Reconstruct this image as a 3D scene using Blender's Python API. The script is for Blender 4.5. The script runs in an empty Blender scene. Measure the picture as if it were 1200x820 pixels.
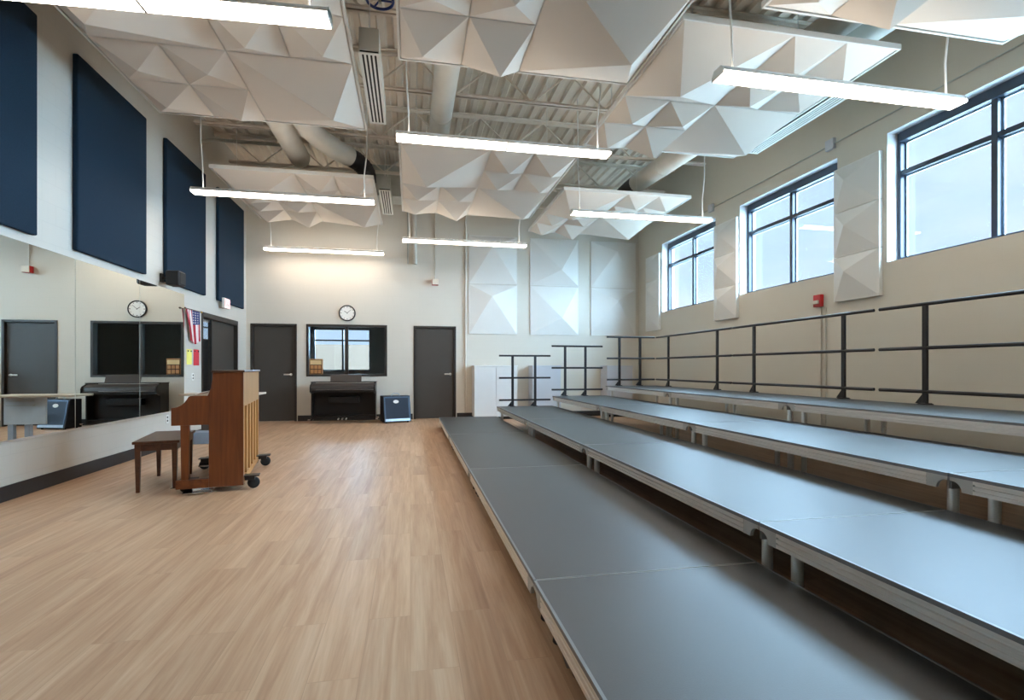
import bpy, bmesh, math, random
from mathutils import Vector, Matrix
random.seed(7)
S = bpy.context.scene
COL = S.collection
PI = math.pi

# ------------------------------------------------------------------ materials
def lin(r, g, b):
    f = lambda c: (c/255/12.92) if c/255 <= .04045 else ((c/255+.055)/1.055)**2.4
    return (f(r), f(g), f(b), 1)

def new_mat(name):
    m = bpy.data.materials.new(name); m.use_nodes = True
    nt = m.node_tree
    return m, nt, nt.nodes['Principled BSDF']

def mat(name, rgb, rough=.5, metal=0., spec=.5, var=.06, vscale=6., bump=0., bscale=60., coat=0., stretch=(1, 1, 1), ior=1.5):
    """principled material with a soft procedural variation of its own colour and an optional fine bump"""
    m, nt, p = new_mat(name)
    N = nt.nodes; L = nt.links
    c = lin(*rgb)
    tc = N.new('ShaderNodeTexCoord'); mp = N.new('ShaderNodeMapping'); mp.inputs['Scale'].default_value = stretch
    L.new(tc.outputs['Object'], mp.inputs['Vector'])
    nz = N.new('ShaderNodeTexNoise'); nz.inputs['Scale'].default_value = vscale; nz.inputs['Detail'].default_value = 4
    L.new(mp.outputs['Vector'], nz.inputs['Vector'])
    rp = N.new('ShaderNodeValToRGB')
    rp.color_ramp.elements[0].position = .3; rp.color_ramp.elements[1].position = .7
    rp.color_ramp.elements[0].color = tuple(c[i]*(1-var) for i in range(3)) + (1,)
    rp.color_ramp.elements[1].color = tuple(min(1, c[i]*(1+var)) for i in range(3)) + (1,)
    L.new(nz.outputs['Fac'], rp.inputs['Fac']); L.new(rp.outputs['Color'], p.inputs['Base Color'])
    p.inputs['Roughness'].default_value = rough; p.inputs['Metallic'].default_value = metal
    p.inputs['Specular IOR Level'].default_value = spec
    p.inputs['Coat Weight'].default_value = coat; p.inputs['IOR'].default_value = ior
    if bump:
        n2 = N.new('ShaderNodeTexNoise'); n2.inputs['Scale'].default_value = bscale; n2.inputs['Detail'].default_value = 3
        L.new(mp.outputs['Vector'], n2.inputs['Vector'])
        b = N.new('ShaderNodeBump'); b.inputs['Strength'].default_value = bump; b.inputs['Distance'].default_value = .01
        L.new(n2.outputs['Fac'], b.inputs['Height']); L.new(b.outputs['Normal'], p.inputs['Normal'])
    return m

def block_wall(name, rgb, axes, rough=.45, mort=.95, bump=.12):
    """painted concrete block: shallow mortar courses"""
    m, nt, p = new_mat(name); N = nt.nodes; L = nt.links
    tc = N.new('ShaderNodeTexCoord'); sp = N.new('ShaderNodeSeparateXYZ'); cb = N.new('ShaderNodeCombineXYZ')
    L.new(tc.outputs['Object'], sp.inputs[0])
    L.new(sp.outputs[axes[0]], cb.inputs[0]); L.new(sp.outputs[axes[1]], cb.inputs[1])
    br = N.new('ShaderNodeTexBrick')
    br.inputs['Scale'].default_value = 1; br.inputs['Brick Width'].default_value = .4; br.inputs['Row Height'].default_value = .2
    br.inputs['Mortar Size'].default_value = .006; br.inputs['Mortar Smooth'].default_value = .6
    c = lin(*rgb)
    br.inputs['Color1'].default_value = c; br.inputs['Color2'].default_value = tuple(x*.992 for x in c[:3])+(1,)
    br.inputs['Mortar'].default_value = tuple(x*mort for x in c[:3])+(1,)
    L.new(cb.outputs[0], br.inputs['Vector'])
    nz = N.new('ShaderNodeTexNoise'); nz.inputs['Scale'].default_value = 45; nz.inputs['Detail'].default_value = 3
    L.new(tc.outputs['Object'], nz.inputs['Vector'])
    mx = N.new('ShaderNodeMath'); mx.operation = 'MULTIPLY_ADD'; mx.inputs[1].default_value = .25
    L.new(nz.outputs['Fac'], mx.inputs[0])
    inv = N.new('ShaderNodeMath'); inv.operation = 'SUBTRACT'; inv.inputs[0].default_value = 1
    L.new(br.outputs['Fac'], inv.inputs[1]); L.new(inv.outputs[0], mx.inputs[2])
    b = N.new('ShaderNodeBump'); b.inputs['Strength'].default_value = bump; b.inputs['Distance'].default_value = .006
    L.new(mx.outputs[0], b.inputs['Height']); L.new(b.outputs['Normal'], p.inputs['Normal'])
    L.new(br.outputs['Color'], p.inputs['Base Color'])
    p.inputs['Roughness'].default_value = rough
    return m

def plank_floor(name):
    m, nt, p = new_mat(name); N = nt.nodes; L = nt.links
    tc = N.new('ShaderNodeTexCoord'); sp = N.new('ShaderNodeSeparateXYZ'); cb = N.new('ShaderNodeCombineXYZ')
    L.new(tc.outputs['Object'], sp.inputs[0]); L.new(sp.outputs[1], cb.inputs[0]); L.new(sp.outputs[0], cb.inputs[1])
    br = N.new('ShaderNodeTexBrick'); br.offset = .37; br.offset_frequency = 2
    br.inputs['Scale'].default_value = 1; br.inputs['Brick Width'].default_value = 1.25; br.inputs['Row Height'].default_value = .19
    br.inputs['Mortar Size'].default_value = .0012; br.inputs['Mortar Smooth'].default_value = .3; br.inputs['Bias'].default_value = 0
    br.inputs['Color1'].default_value = (0, 0, 0, 1); br.inputs['Color2'].default_value = (1, 1, 1, 1); br.inputs['Mortar'].default_value = (.5, .5, .5, 1)
    L.new(cb.outputs[0], br.inputs['Vector'])
    # per plank offset of the grain
    off = N.new('ShaderNodeVectorMath'); off.operation = 'MULTIPLY_ADD'
    off.inputs[1].default_value = (7.3, 3.1, 5.7)
    L.new(br.outputs['Color'], off.inputs[0]); L.new(cb.outputs[0], off.inputs[2])
    mp = N.new('ShaderNodeMapping'); mp.inputs['Scale'].default_value = (.55, 9, 1); L.new(off.outputs[0], mp.inputs['Vector'])
    n1 = N.new('ShaderNodeTexNoise'); n1.inputs['Scale'].default_value = 1.6; n1.inputs['Detail'].default_value = 6; n1.inputs['Roughness'].default_value = .6
    n1.inputs['Distortion'].default_value = .6
    L.new(mp.outputs['Vector'], n1.inputs['Vector'])
    mp2 = N.new('ShaderNodeMapping'); mp2.inputs['Scale'].default_value = (3, 70, 1); L.new(off.outputs[0], mp2.inputs['Vector'])
    n2 = N.new('ShaderNodeTexNoise'); n2.inputs['Scale'].default_value = 1.2; n2.inputs['Detail'].default_value = 4
    L.new(mp2.outputs['Vector'], n2.inputs['Vector'])
    r1 = N.new('ShaderNodeValToRGB'); e = r1.color_ramp.elements
    e[0].position = .25; e[0].color = lin(172, 131, 99); e[1].position = .75; e[1].color = lin(213, 180, 149)
    e2 = r1.color_ramp.elements.new(.5); e2.color = lin(197, 159, 126)
    L.new(n1.outputs['Fac'], r1.inputs['Fac'])
    mix = N.new('ShaderNodeMix'); mix.data_type = 'RGBA'; mix.blend_type = 'MULTIPLY'; mix.inputs['Factor'].default_value = .28
    r2 = N.new('ShaderNodeValToRGB'); e = r2.color_ramp.elements
    e[0].position = .3; e[0].color = (.68, .62, .56, 1); e[1].position = .6; e[1].color = (1, 1, 1, 1)
    L.new(n2.outputs['Fac'], r2.inputs['Fac'])
    L.new(r1.outputs['Color'], mix.inputs['A']); L.new(r2.outputs['Color'], mix.inputs['B'])
    mix2 = N.new('ShaderNodeMix'); mix2.data_type = 'RGBA'; mix2.blend_type = 'MULTIPLY'; mix2.inputs['Factor'].default_value = .12
    L.new(mix.outputs['Result'], mix2.inputs['A']); L.new(br.outputs['Color'], mix2.inputs['B'])
    mix3 = N.new('ShaderNodeMix'); mix3.data_type = 'RGBA'; mix3.blend_type = 'MULTIPLY'
    mm = N.new('ShaderNodeMath'); mm.operation = 'MULTIPLY'; mm.inputs[1].default_value = .3
    L.new(br.outputs['Fac'], mm.inputs[0]); L.new(mm.outputs[0], mix3.inputs['Factor'])
    L.new(mix2.outputs['Result'], mix3.inputs['A']); mix3.inputs['B'].default_value = (.3, .25, .2, 1)
    L.new(mix3.outputs['Result'], p.inputs['Base Color'])
    p.inputs['Roughness'].default_value = .42; p.inputs['Specular IOR Level'].default_value = .4
    b = N.new('ShaderNodeBump'); b.inputs['Strength'].default_value = .08; b.inputs['Distance'].default_value = .003
    L.new(n2.outputs['Fac'], b.inputs['Height']); L.new(b.outputs['Normal'], p.inputs['Normal'])
    return m

def wood(name, a, b_, rough=.35, axis='Z', scale=1.):
    m, nt, p = new_mat(name); N = nt.nodes; L = nt.links
    tc = N.new('ShaderNodeTexCoord'); mp = N.new('ShaderNodeMapping')
    s = {'Z': (22, 22, 1.3), 'X': (1.3, 22, 22), 'Y': (22, 1.3, 22)}[axis]
    mp.inputs['Scale'].default_value = tuple(x*scale for x in s)
    L.new(tc.outputs['Object'], mp.inputs['Vector'])
    n = N.new('ShaderNodeTexNoise'); n.inputs['Scale'].default_value = 1; n.inputs['Detail'].default_value = 6; n.inputs['Distortion'].default_value = .8
    L.new(mp.outputs['Vector'], n.inputs['Vector'])
    r = N.new('ShaderNodeValToRGB'); e = r.color_ramp.elements
    e[0].position = .3; e[0].color = lin(*a); e[1].position = .7; e[1].color = lin(*b_)
    L.new(n.outputs['Fac'], r.inputs['Fac']); L.new(r.outputs['Color'], p.inputs['Base Color'])
    p.inputs['Roughness'].default_value = rough
    return m

def glow(name, rgb, strength):
    m, nt, p = new_mat(name); N = nt.nodes; L = nt.links
    nz = N.new('ShaderNodeTexNoise'); nz.inputs['Scale'].default_value = 3
    tc = N.new('ShaderNodeTexCoord'); L.new(tc.outputs['Object'], nz.inputs['Vector'])
    mr = N.new('ShaderNodeMapRange'); mr.inputs['To Min'].default_value = strength*.97; mr.inputs['To Max'].default_value = strength*1.03
    L.new(nz.outputs['Fac'], mr.inputs['Value']); L.new(mr.outputs[0], p.inputs['Emission Strength'])
    p.inputs['Base Color'].default_value = (.8, .8, .8, 1); p.inputs['Emission Color'].default_value = lin(*rgb)
    return m

def pane_mat(name, tint, refl):
    """thin window glass: clear with a mirror-like sheen that grows at grazing angles"""
    m = bpy.data.materials.new(name); m.use_nodes = True; nt = m.node_tree; N = nt.nodes; L = nt.links
    for n in list(N): N.remove(n)
    o = N.new('ShaderNodeOutputMaterial'); t = N.new('ShaderNodeBsdfTransparent'); g = N.new('ShaderNodeBsdfGlossy'); mx = N.new('ShaderNodeMixShader')
    f = N.new('ShaderNodeLayerWeight'); f.inputs['Blend'].default_value = .5      # Schlick's curve from the facing ratio
    pw = N.new('ShaderNodeMath'); pw.operation = 'POWER'; pw.inputs[1].default_value = 5
    mu = N.new('ShaderNodeMath'); mu.operation = 'MULTIPLY_ADD'; mu.inputs[1].default_value = .96*refl; mu.inputs[2].default_value = .04*refl; mu.use_clamp = True
    L.new(f.outputs['Facing'], pw.inputs[0]); L.new(pw.outputs[0], mu.inputs[0]); L.new(mu.outputs[0], mx.inputs[0])
    t.inputs[0].default_value = tint; g.inputs['Roughness'].default_value = .01; g.inputs[0].default_value = (.9, .95, 1, 1)
    L.new(t.outputs[0], mx.inputs[1]); L.new(g.outputs[0], mx.inputs[2]); L.new(mx.outputs[0], o.inputs[0])
    return m

M = {}
M['wall_left'] = block_wall('painted block left', (202, 198, 189), (1, 2))
M['wall_back'] = block_wall('painted block back', (214, 207, 194), (0, 2), .45, .975, .06)
M['wall_right'] = block_wall('painted block right', (208, 200, 184), (1, 2), .5, .985, .03)
M['wall_plain'] = mat('plain wall paint', (205, 200, 188), .6)
M['reveal'] = mat('white reveal plaster', (236, 238, 240), .5, var=.02)
M['floor'] = plank_floor('wood plank vinyl')
M['deckmetal'] = mat('painted roof deck', (228, 217, 202), .55, var=.08, vscale=2)
M['joist'] = mat('painted joist steel', (230, 220, 206), .5, var=.05)
M['base'] = mat('black rubber base', (38, 38, 40), .5)
M['frame_dark'] = mat('dark bronze hollow metal', (46, 40, 35), .45, var=.03)
M['door_dark'] = mat('dark bronze door', (66, 60, 54), .5, var=.03)
M['win_frame'] = mat('dark blue grey aluminium', (38, 48, 64), .35, spec=.5, var=.04)
M['pane'] = pane_mat('window glass', (.93, .965, .99, 1), 1.)
M['pane_tint'] = pane_mat('interior glass', (.8, .86, .88, 1), 1.)
M['nickel'] = mat('satin nickel', (222, 220, 214), .35, metal=.6, var=.03)
M['chrome'] = mat('chrome', (225, 225, 228), .12, metal=1., var=.02)
M['alum'] = mat('brushed aluminium', (238, 236, 232), .38, metal=.8, var=.05, vscale=8, stretch=(20, .6, 20))
M['cast'] = mat('grey cast aluminium', (190, 190, 187), .5, metal=.4, var=.06)
M['rim'] = mat('aluminium rim', (168, 168, 166), .4, metal=.5)
M['edge_strip'] = mat('grey edge strip', (122, 124, 126), .45, metal=.3)
M['decktop'] = mat('textured dark grey deck', (36, 39, 41), .46, spec=.85, var=.12, vscale=180, bump=.05, bscale=220, ior=1.5)
M['black_metal'] = mat('satin black tube', (26, 26, 30), .38, var=.05)
M['rubber'] = mat('black rubber', (24, 24, 25), .7)
M['tile'] = mat('white vacuum formed plastic', (227, 218, 207), .5, var=.012, vscale=3)
M['tile_wall'] = mat('white moulded wall tile', (226, 224, 218), .5, var=.012, vscale=3)
M['white_metal'] = mat('white painted metal', (228, 227, 222), .4, var=.02)
M['white_plastic'] = mat('white plastic', (236, 235, 230), .4, var=.02)
M['duct'] = mat('white painted duct', (214, 212, 204), .5, var=.04)
M['galv'] = mat('grey sheet metal duct', (182, 183, 176), .5, metal=.2, var=.08)
M['flex'] = mat('black flexible duct', (52, 52, 56), .5, var=.1)
M['slot'] = mat('black slot', (14, 14, 15), .7)
M['lens'] = glow('lit diffuser lens', (255, 238, 220), 21.)
M['uplens'] = glow('lit upper lens', (255, 240, 222), 11.)
M['blue_fabric'] = mat('navy acoustic fabric', (24, 44, 60), .85, spec=.2, var=.1, vscale=90, bump=.15, bscale=400)
M['mirror'] = mat('silvered mirror', (232, 238, 235), .0, metal=1., var=.0)
M['piano'] = wood('walnut piano wood', (86, 38, 12), (122, 62, 24), .32)
M['piano_x'] = wood('walnut piano wood along', (86, 38, 12), (122, 62, 24), .32, 'Y')
M['piano_dark'] = wood('dark lid wood', (58, 34, 22), (78, 46, 28), .3, 'Y')
M['back_ply'] = wood('tan plywood', (150, 108, 66), (172, 128, 84), .55)
M['back_post'] = wood('pale spruce post', (168, 116, 62), (194, 140, 80), .55)
M['soundboard'] = wood('orange soundboard', (124, 66, 26), (150, 84, 36), .5)
M['bench'] = wood('dark walnut bench', (66, 34, 18), (94, 52, 30), .3, 'Y')
M['key_white'] = mat('ivory keys', (236, 232, 222), .3, var=.02)
M['key_black'] = mat('black keys', (18, 18, 18), .3)
M['ebony'] = mat('black digital piano laminate', (20, 17, 16), .35, spec=.3, var=.1)
M['ebony_trim'] = mat('brown black trim', (58, 50, 46), .35)
M['amp_tolex'] = mat('black amp vinyl', (22, 24, 30), .6, bump=.1, bscale=300)
M['amp_grille'] = mat('dark blue grille cloth', (26, 38, 54), .7, var=.15, vscale=160, bump=.2, bscale=300)
M['amp_trim'] = mat('blue grey trim', (62, 78, 98), .4, metal=.3)
M['silver'] = mat('silver strip', (176, 186, 196), .35, metal=.5)
M['black_plastic'] = mat('black plastic', (22, 22, 24), .45)
M['red'] = mat('fire alarm red', (190, 34, 36), .4)
M['clear_lens'] = mat('pale strobe lens', (226, 216, 200), .2)
M['clock_face'] = mat('white clock face', (240, 240, 236), .5, var=.01)
M['paper_y'] = mat('yellow paper', (240, 232, 120), .7)
M['paper_r'] = mat('red paper', (206, 50, 62), .7)
M['flag_red'] = mat('flag red cloth', (178, 40, 58), .8, var=.08)
M['flag_white'] = mat('flag white cloth', (232, 224, 222), .8, var=.03)
M['flag_blue'] = mat('flag navy cloth', (42, 56, 110), .8, var=.08)
M['gold'] = mat('gold finial', (196, 160, 70), .3, metal=.8)
M['staff'] = wood('brown staff', (70, 48, 34), (96, 66, 44), .4, 'Y')
M['box_wood'] = wood('warm box wood', (168, 112, 62), (204, 148, 92), .5, 'X')
M['box_dark'] = mat('painted gap shade', (70, 42, 24), .7)
M['box_label'] = mat('cream label', (224, 194, 140), .6)
M['cab_white'] = mat('white laminate', (226, 227, 226), .4, var=.01)
M['cab_grey'] = mat('pale grey laminate', (196, 198, 204), .4, var=.01)
M['desk_top'] = mat('tan laminate', (196, 180, 160), .4)
M['desk_panel'] = mat('pale grey desk panel', (190, 194, 196), .5)
M['grey_plastic'] = mat('blue grey plastic', (126, 138, 152), .5)
M['exit_white'] = mat('white exit housing', (236, 228, 220), .4)
M['exit_red'] = glow('lit red letters', (236, 70, 66), .8)
M['exit_face'] = glow('lit pink exit face', (255, 176, 164), .6)
M['blue_wheel'] = mat('blue enamel', (24, 52, 120), .35)
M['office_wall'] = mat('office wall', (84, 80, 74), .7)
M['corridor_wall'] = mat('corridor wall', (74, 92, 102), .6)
M['cream_block'] = block_wall('cream outside block', (116, 94, 78), (0, 2))
M['ground'] = mat('pale concrete', (190, 190, 185), .8)

# ------------------------------------------------------------------ mesh builder
class MB:
    def __init__(s): s.v = []; s.f = []; s.mi = []; s.sm = []; s.mats = []
    def _m(s, m):
        if m is None: return 0
        if m not in s.mats: s.mats.append(m)
        return s.mats.index(m)
    def add(s, vs, fs, m=None, smooth=False):
        o = len(s.v); s.v += [tuple(v) for v in vs]; i = s._m(m)
        for f in fs: s.f.append([o+k for k in f]); s.mi.append(i); s.sm.append(smooth)
        return s
    def box(s, x0, x1, y0, y1, z0, z1, m=None):
        x0, x1 = min(x0, x1), max(x0, x1); y0, y1 = min(y0, y1), max(y0, y1); z0, z1 = min(z0, z1), max(z0, z1)
        vs = [(x, y, z) for z in (z0, z1) for y in (y0, y1) for x in (x0, x1)]
        return s.add(vs, [(0, 2, 3, 1), (4, 5, 7, 6), (0, 1, 5, 4), (2, 6, 7, 3), (0, 4, 6, 2), (1, 3, 7, 5)], m)
    def prism(s, poly, axis, a, b, m=None):
        """poly: 2D outline (counter-clockwise in the plane of the two other axes) extruded along axis"""
        n = len(poly)
        def pt(p, w):
            return {'x': (w, p[0], p[1]), 'y': (p[0], w, p[1]), 'z': (p[0], p[1], w)}[axis]
        vs = [pt(p, a) for p in poly] + [pt(p, b) for p in poly]
        fs = [list(range(n))[::-1], list(range(n, 2*n))] + [(i, (i+1) % n, n+(i+1) % n, n+i) for i in range(n)]
        return s.add(vs, fs, m)
    def tube(s, path, r, n=12, m=None, cap=True, radii=None):
        P = [Vector(p) for p in path]; k = len(P); rings = []
        t0 = (P[1]-P[0]).normalized(); up = Vector((0, 0, 1)) if abs(t0.z) < .9 else Vector((1, 0, 0))
        u = t0.cross(up).normalized()
        for i in range(k):
            t = ((P[min(i+1, k-1)]-P[max(i-1, 0)])).normalized()
            u = (u - t*u.dot(t)).normalized(); w = t.cross(u)
            rr = radii[i] if radii else r
            rings.append([P[i]+(u*math.cos(2*PI*j/n)+w*math.sin(2*PI*j/n))*rr for j in range(n)])
        vs = [p for ring in rings for p in ring]
        fs = [(i*n+j, i*n+(j+1) % n, (i+1)*n+(j+1) % n, (i+1)*n+j) for i in range(k-1) for j in range(n)]
        s.add(vs, fs, m, True)
        if cap:
            s.add(rings[0], [list(range(n))[::-1]], m); s.add(rings[-1], [list(range(n))], m)
        return s
    def lathe(s, prof, c, axis='z', n=24, m=None):
        """prof: (radius, height) list revolved about axis through c"""
        k = len(prof); vs = []
        for r, h in prof:
            for j in range(n):
                a = 2*PI*j/n; p = (r*math.cos(a), r*math.sin(a), h)
                if axis == 'x': p = (p[2], p[0], p[1])
                if axis == 'y': p = (p[1], p[2], p[0])
                vs.append((p[0]+c[0], p[1]+c[1], p[2]+c[2]))
        fs = [(i*n+j, i*n+(j+1) % n, (i+1)*n+(j+1) % n, (i+1)*n+j) for i in range(k-1) for j in range(n)]
        s.add(vs, fs, m, True)
        s.add(vs[:n], [list(range(n))[::-1]], m); s.add(vs[-n:], [list(range(n))], m)
        return s
    def build(s, name, m=None, parent=None, bevel=0., off=None):
        me = bpy.data.meshes.new(name)
        vs = s.v
        if off is None and parent is not None: off = tuple(parent.get('_o', (0, 0, 0)))
        if off is not None: vs = [(v[0]-off[0], v[1]-off[1], v[2]-off[2]) for v in vs]
        me.from_pydata(vs, [], s.f)
        ml = s.mats if s.mats else [m]
        if m is not None and s.mats and None in s.mats: ml = [m if q is None else q for q in ml]
        for q in ml: me.materials.append(q)
        for i, p in enumerate(me.polygons): p.material_index = s.mi[i] if s.mats else 0; p.use_smooth = s.sm[i]
        bm = bmesh.new(); bm.from_mesh(me); bmesh.ops.recalc_face_normals(bm, faces=bm.faces); bm.to_mesh(me); bm.free()
        me.update()
        o = bpy.data.objects.new(name, me); COL.objects.link(o)
        if parent is not None: o.parent = parent
        if bevel:
            b = o.modifiers.new('bevel', 'BEVEL'); b.width = bevel; b.segments = 2; b.limit_method = 'ANGLE'; b.angle_limit = math.radians(40)
        return o

def thing(name, label, cat, loc=(0, 0, 0), rotz=0., group=None, world=True):
    """Empty at the base of a thing; with world=True its parts are authored in world coordinates"""
    o = bpy.data.objects.new(name, None); COL.objects.link(o); o.empty_display_size = .1
    o.location = loc; o.rotation_euler = (0, 0, rotz)
    o['label'] = label; o['category'] = cat
    if group: o['group'] = group
    if world: o['_o'] = [float(x) for x in loc]
    return o
def tag(o, label, cat, group=None):
    o['label'] = label; o['category'] = cat
    if group: o['group'] = group
    return o
def struct(o): o['kind'] = 'structure'; return o
def dup(root, loc, label, rotz=None, group=None):
    r = root.copy(); COL.objects.link(r); r.location = loc
    if rotz is not None: r.rotation_euler = (0, 0, rotz)
    r['label'] = label
    if group: r['group'] = group
    for ch in list(root.children):
        c = ch.copy(); COL.objects.link(c); c.parent = r
        for g in list(ch.children):
            d = g.copy(); COL.objects.link(d); d.parent = c
    return r

# ------------------------------------------------------------------ dimensions (metres; camera at x=0, y=0)
XL, XR, YB, YF = -3.5, 5.6, 12.15, -3.2
ZD = 5.45
WT = .2

# ------------------------------------------------------------------ setting
struct(MB().box(XL-WT, XR+WT, YF-WT, YB+WT, -.1, 0).build('floor', M['floor']))

# wall with rectangular openings: the plane is cut into a grid of boxes
def wall_grid(name, axis, plane0, plane1, a0, a1, z0, z1, holes, m, reveal=None):
    As = sorted({a0, a1, *[h[0] for h in holes], *[h[1] for h in holes]}); Zs = sorted({z0, z1, *[h[2] for h in holes], *[h[3] for h in holes]})
    vs = {}; V = []; F = []; MI = []
    inside = lambda a, z: any(h[0] < a < h[1] and h[2] < z < h[3] for h in holes)
    solid = [[not inside((As[i]+As[i+1])/2, (Zs[j]+Zs[j+1])/2) for j in range(len(Zs)-1)] for i in range(len(As)-1)]
    def vid(i, j, k):
        key = (i, j, k)
        if key not in vs:
            a, z, p = As[i], Zs[j], (plane0, plane1)[k]
            V.append((p, a, z) if axis == 'x' else (a, p, z)); vs[key] = len(V)-1
        return vs[key]
    ok = lambda i, j: 0 <= i < len(As)-1 and 0 <= j < len(Zs)-1 and solid[i][j]
    for i in range(len(As)-1):
        for j in range(len(Zs)-1):
            if not solid[i][j]: continue
            for k in (0, 1): F.append([vid(i, j, k), vid(i+1, j, k), vid(i+1, j+1, k), vid(i, j+1, k)]); MI.append(0)
            for di, dj, e in ((-1, 0, ((i, j), (i, j+1))), (1, 0, ((i+1, j), (i+1, j+1))), (0, -1, ((i, j), (i+1, j))), (0, 1, ((i, j+1), (i+1, j+1)))):
                if not ok(i+di, j+dj):
                    F.append([vid(*e[0], 0), vid(*e[1], 0), vid(*e[1], 1), vid(*e[0], 1)])
                    inner = 0 <= i+di < len(As)-1 and 0 <= j+dj < len(Zs)-1
                    MI.append(1 if inner and reveal else 0)
    b = MB(); b.v = V; b.f = F; b.mi = MI; b.sm = [False]*len(F); b.mats = [m]+([reveal] if reveal else [])
    return struct(b.build(name))

WIN_Z0, WIN_Z1 = 2.44, 3.98
WINS = [(8.79, 10.89), (5.97, 8.06), (3.13, 5.23), (.30, 2.40)]
wall_grid('wall_right', 'x', XR, XR+.3, YF, YB+WT, 0, ZD+.1, [(a, b, WIN_Z0, WIN_Z1) for a, b in WINS], M['wall_right'], M['reveal'])
DL = (-3.41, -2.46); DR = (.07, 1.045); DZ = 2.145
OW = (-2.262, -.521, .985, 2.149)
wall_grid('wall_back', 'y', YB, YB+WT, XL-WT, XR, 0, ZD+.1, [(DL[0], DL[1], 0, DZ), (DR[0], DR[1], 0, DZ), OW], M['wall_back'])
LD = (9.70, 11.58)
wall_grid('wall_left', 'x', XL-WT, XL, YF, YB, 0, ZD+.1, [(LD[0], LD[1], 0, 2.135)], M['wall_left'])
struct(MB().box(XL-WT, XR+WT, YF-WT, YF, 0, ZD+.1).build('wall_front', M['wall_plain']))

# ceiling: corrugated roof deck, flutes along y, carried by open web joists along x
prof = []; x = XL; pitch = .2; h = .045
while x < XR:
    prof += [(x, ZD+h), (x+.07, ZD+h), (x+.095, ZD), (x+.175, ZD), (x+.2, ZD+h)]; x += pitch
top = [(prof[-1][0], ZD+.12), (prof[0][0], ZD+.12)]
vs = [(p[0], YF, p[1]) for p in prof] + [(p[0], YB+WT, p[1]) for p in prof]; n = len(prof)
b = MB().add(vs, [(i, i+1, n+i+1, n+i) for i in range(n-1)])
b.box(XL-WT, XR+WT, YF-WT, YB+WT, ZD+.1, ZD+.2)
ceiling = struct(b.build('ceiling', M['deckmetal']))
JY = [-.55, 1.0, 2.55, 4.1, 5.65, 7.2, 8.75, 10.3, 11.85]
def joist_mesh():
    b = MB(); zt, zb = ZD, 4.93
    for s in (-1, 1):
        b.box(XL, XR, s*.012, s*.065, zt-.012, zt); b.box(XL, XR, s*.012, s*.018, zt-.055, zt)
        b.box(XL+.25, XR-.25, s*.012, s*.055, zb, zb+.01); b.box(XL+.25, XR-.25, s*.012, s*.018, zb, zb+.045)
    x = XL+.25; k = 0; st = .55
    pts = []
    while x < XR-.2:
        pts.append((x, 0, zb+.02 if k % 2 else zt-.03)); x += st; k += 1
    for p, q in zip(pts, pts[1:]): b.tube([p, q], .014, 6)
    return b
j0 = joist_mesh().build('joist', M['joist'], ceiling); j0.location.y = JY[0]
for y in JY[1:]:
    c = j0.copy(); COL.objects.link(c); c.parent = ceiling; c.location.y = y

# baseboards
struct(MB().box(XL, XL+.012, YF, LD[0]-.02, 0, .135).build('baseboard_left', M['base']))
b = MB()
for a, c in ((XL, DL[0]-.02), (DL[1]+.02, DR[0]-.02), (DR[1]+.02, XR)): b.box(a, c, YB-.012, YB, 0, .125)
struct(b.build('baseboard_back', M['base']))
struct(MB().box(XR-.012, XR, YF, YB, 0, .125).build('baseboard_right', M['base']))
struct(MB().box(XL, XL+.012, LD[1]+.02, YB, 0, .135).build('baseboard_corner', M['base']))

# daylight windows in the right wall
for i, (a, c) in enumerate(WINS):
    b = MB(); x0, x1 = XR+.14, XR+.26; mid = (a+c)/2; t = .045
    z0, z1, zt = WIN_Z0, WIN_Z1, 3.5
    b.box(x0, x1, a, a+t, z0, z1); b.box(x0, x1, c-t, c, z0, z1)
    b.box(x0, x1, a+t, c-t, z0, z0+.05); b.box(x0-.02, x1, a+t, c-t, z1-.11, z1)
    b.box(x0+.01, x1-.01, mid-.03, mid+.03, z0+.05, z1-.11)
    for p, q in ((a+t, mid-.03), (mid+.03, c-t)): b.box(x0+.01, x1-.01, p, q, zt-.028, zt+.028)
    w = struct(b.build('window_%d' % (i+1), M['win_frame'], bevel=.004))
    g = MB()
    for p, q in ((a+t, mid-.03), (mid+.03, c-t)):
        for r, s in ((z0+.05, zt-.028), (zt+.028, z1-.11)): g.box(x0+.06, x0+.066, p, q, r, s)
    g.build('pane', M['pane'], w)
    g = MB()   # pale glazing beads round every light
    for p, q in ((a+t, mid-.03), (mid+.03, c-t)):
        for r, s in ((z0+.05, zt-.028), (zt+.028, z1-.11)):
            g.box(x0+.07, x0+.085, p, p+.02, r, s); g.box(x0+.07, x0+.085, q-.02, q, r, s); g.box(x0+.07, x0+.085, p+.02, q-.02, s-.015, s); g.box(x0+.07, x0+.085, p+.02, q-.02, r, r+.015)
    g.build('glazing_bead', M['silver'], w)

# interior window in the back wall
x0, x1, z0, z1 = OW
b = MB(); t = .05; y0, y1 = YB-.015, YB+.15
b.box(x0, x0+t, y0, y1, z0, z1); b.box(x1-t, x1, y0, y1, z0, z1); b.box(x0+t, x1-t, y0, y1, z0, z0+t); b.box(x0+t, x1-t, y0, y1, z1-t, z1)
mid = (x0+x1)/2-.025
b.box(mid-.035, mid+.035, YB+.05, y1, z0+t, z1-t)
w = struct(b.build('window_5', M['frame_dark'], bevel=.004))
g = MB(); g.box(x0+t, mid-.035, YB+.10, YB+.106, z0+t, z1-t); g.box(mid+.035, x1-t, YB+.10, YB+.106, z0+t, z1-t); g.build('pane', M['pane'], w)

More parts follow.
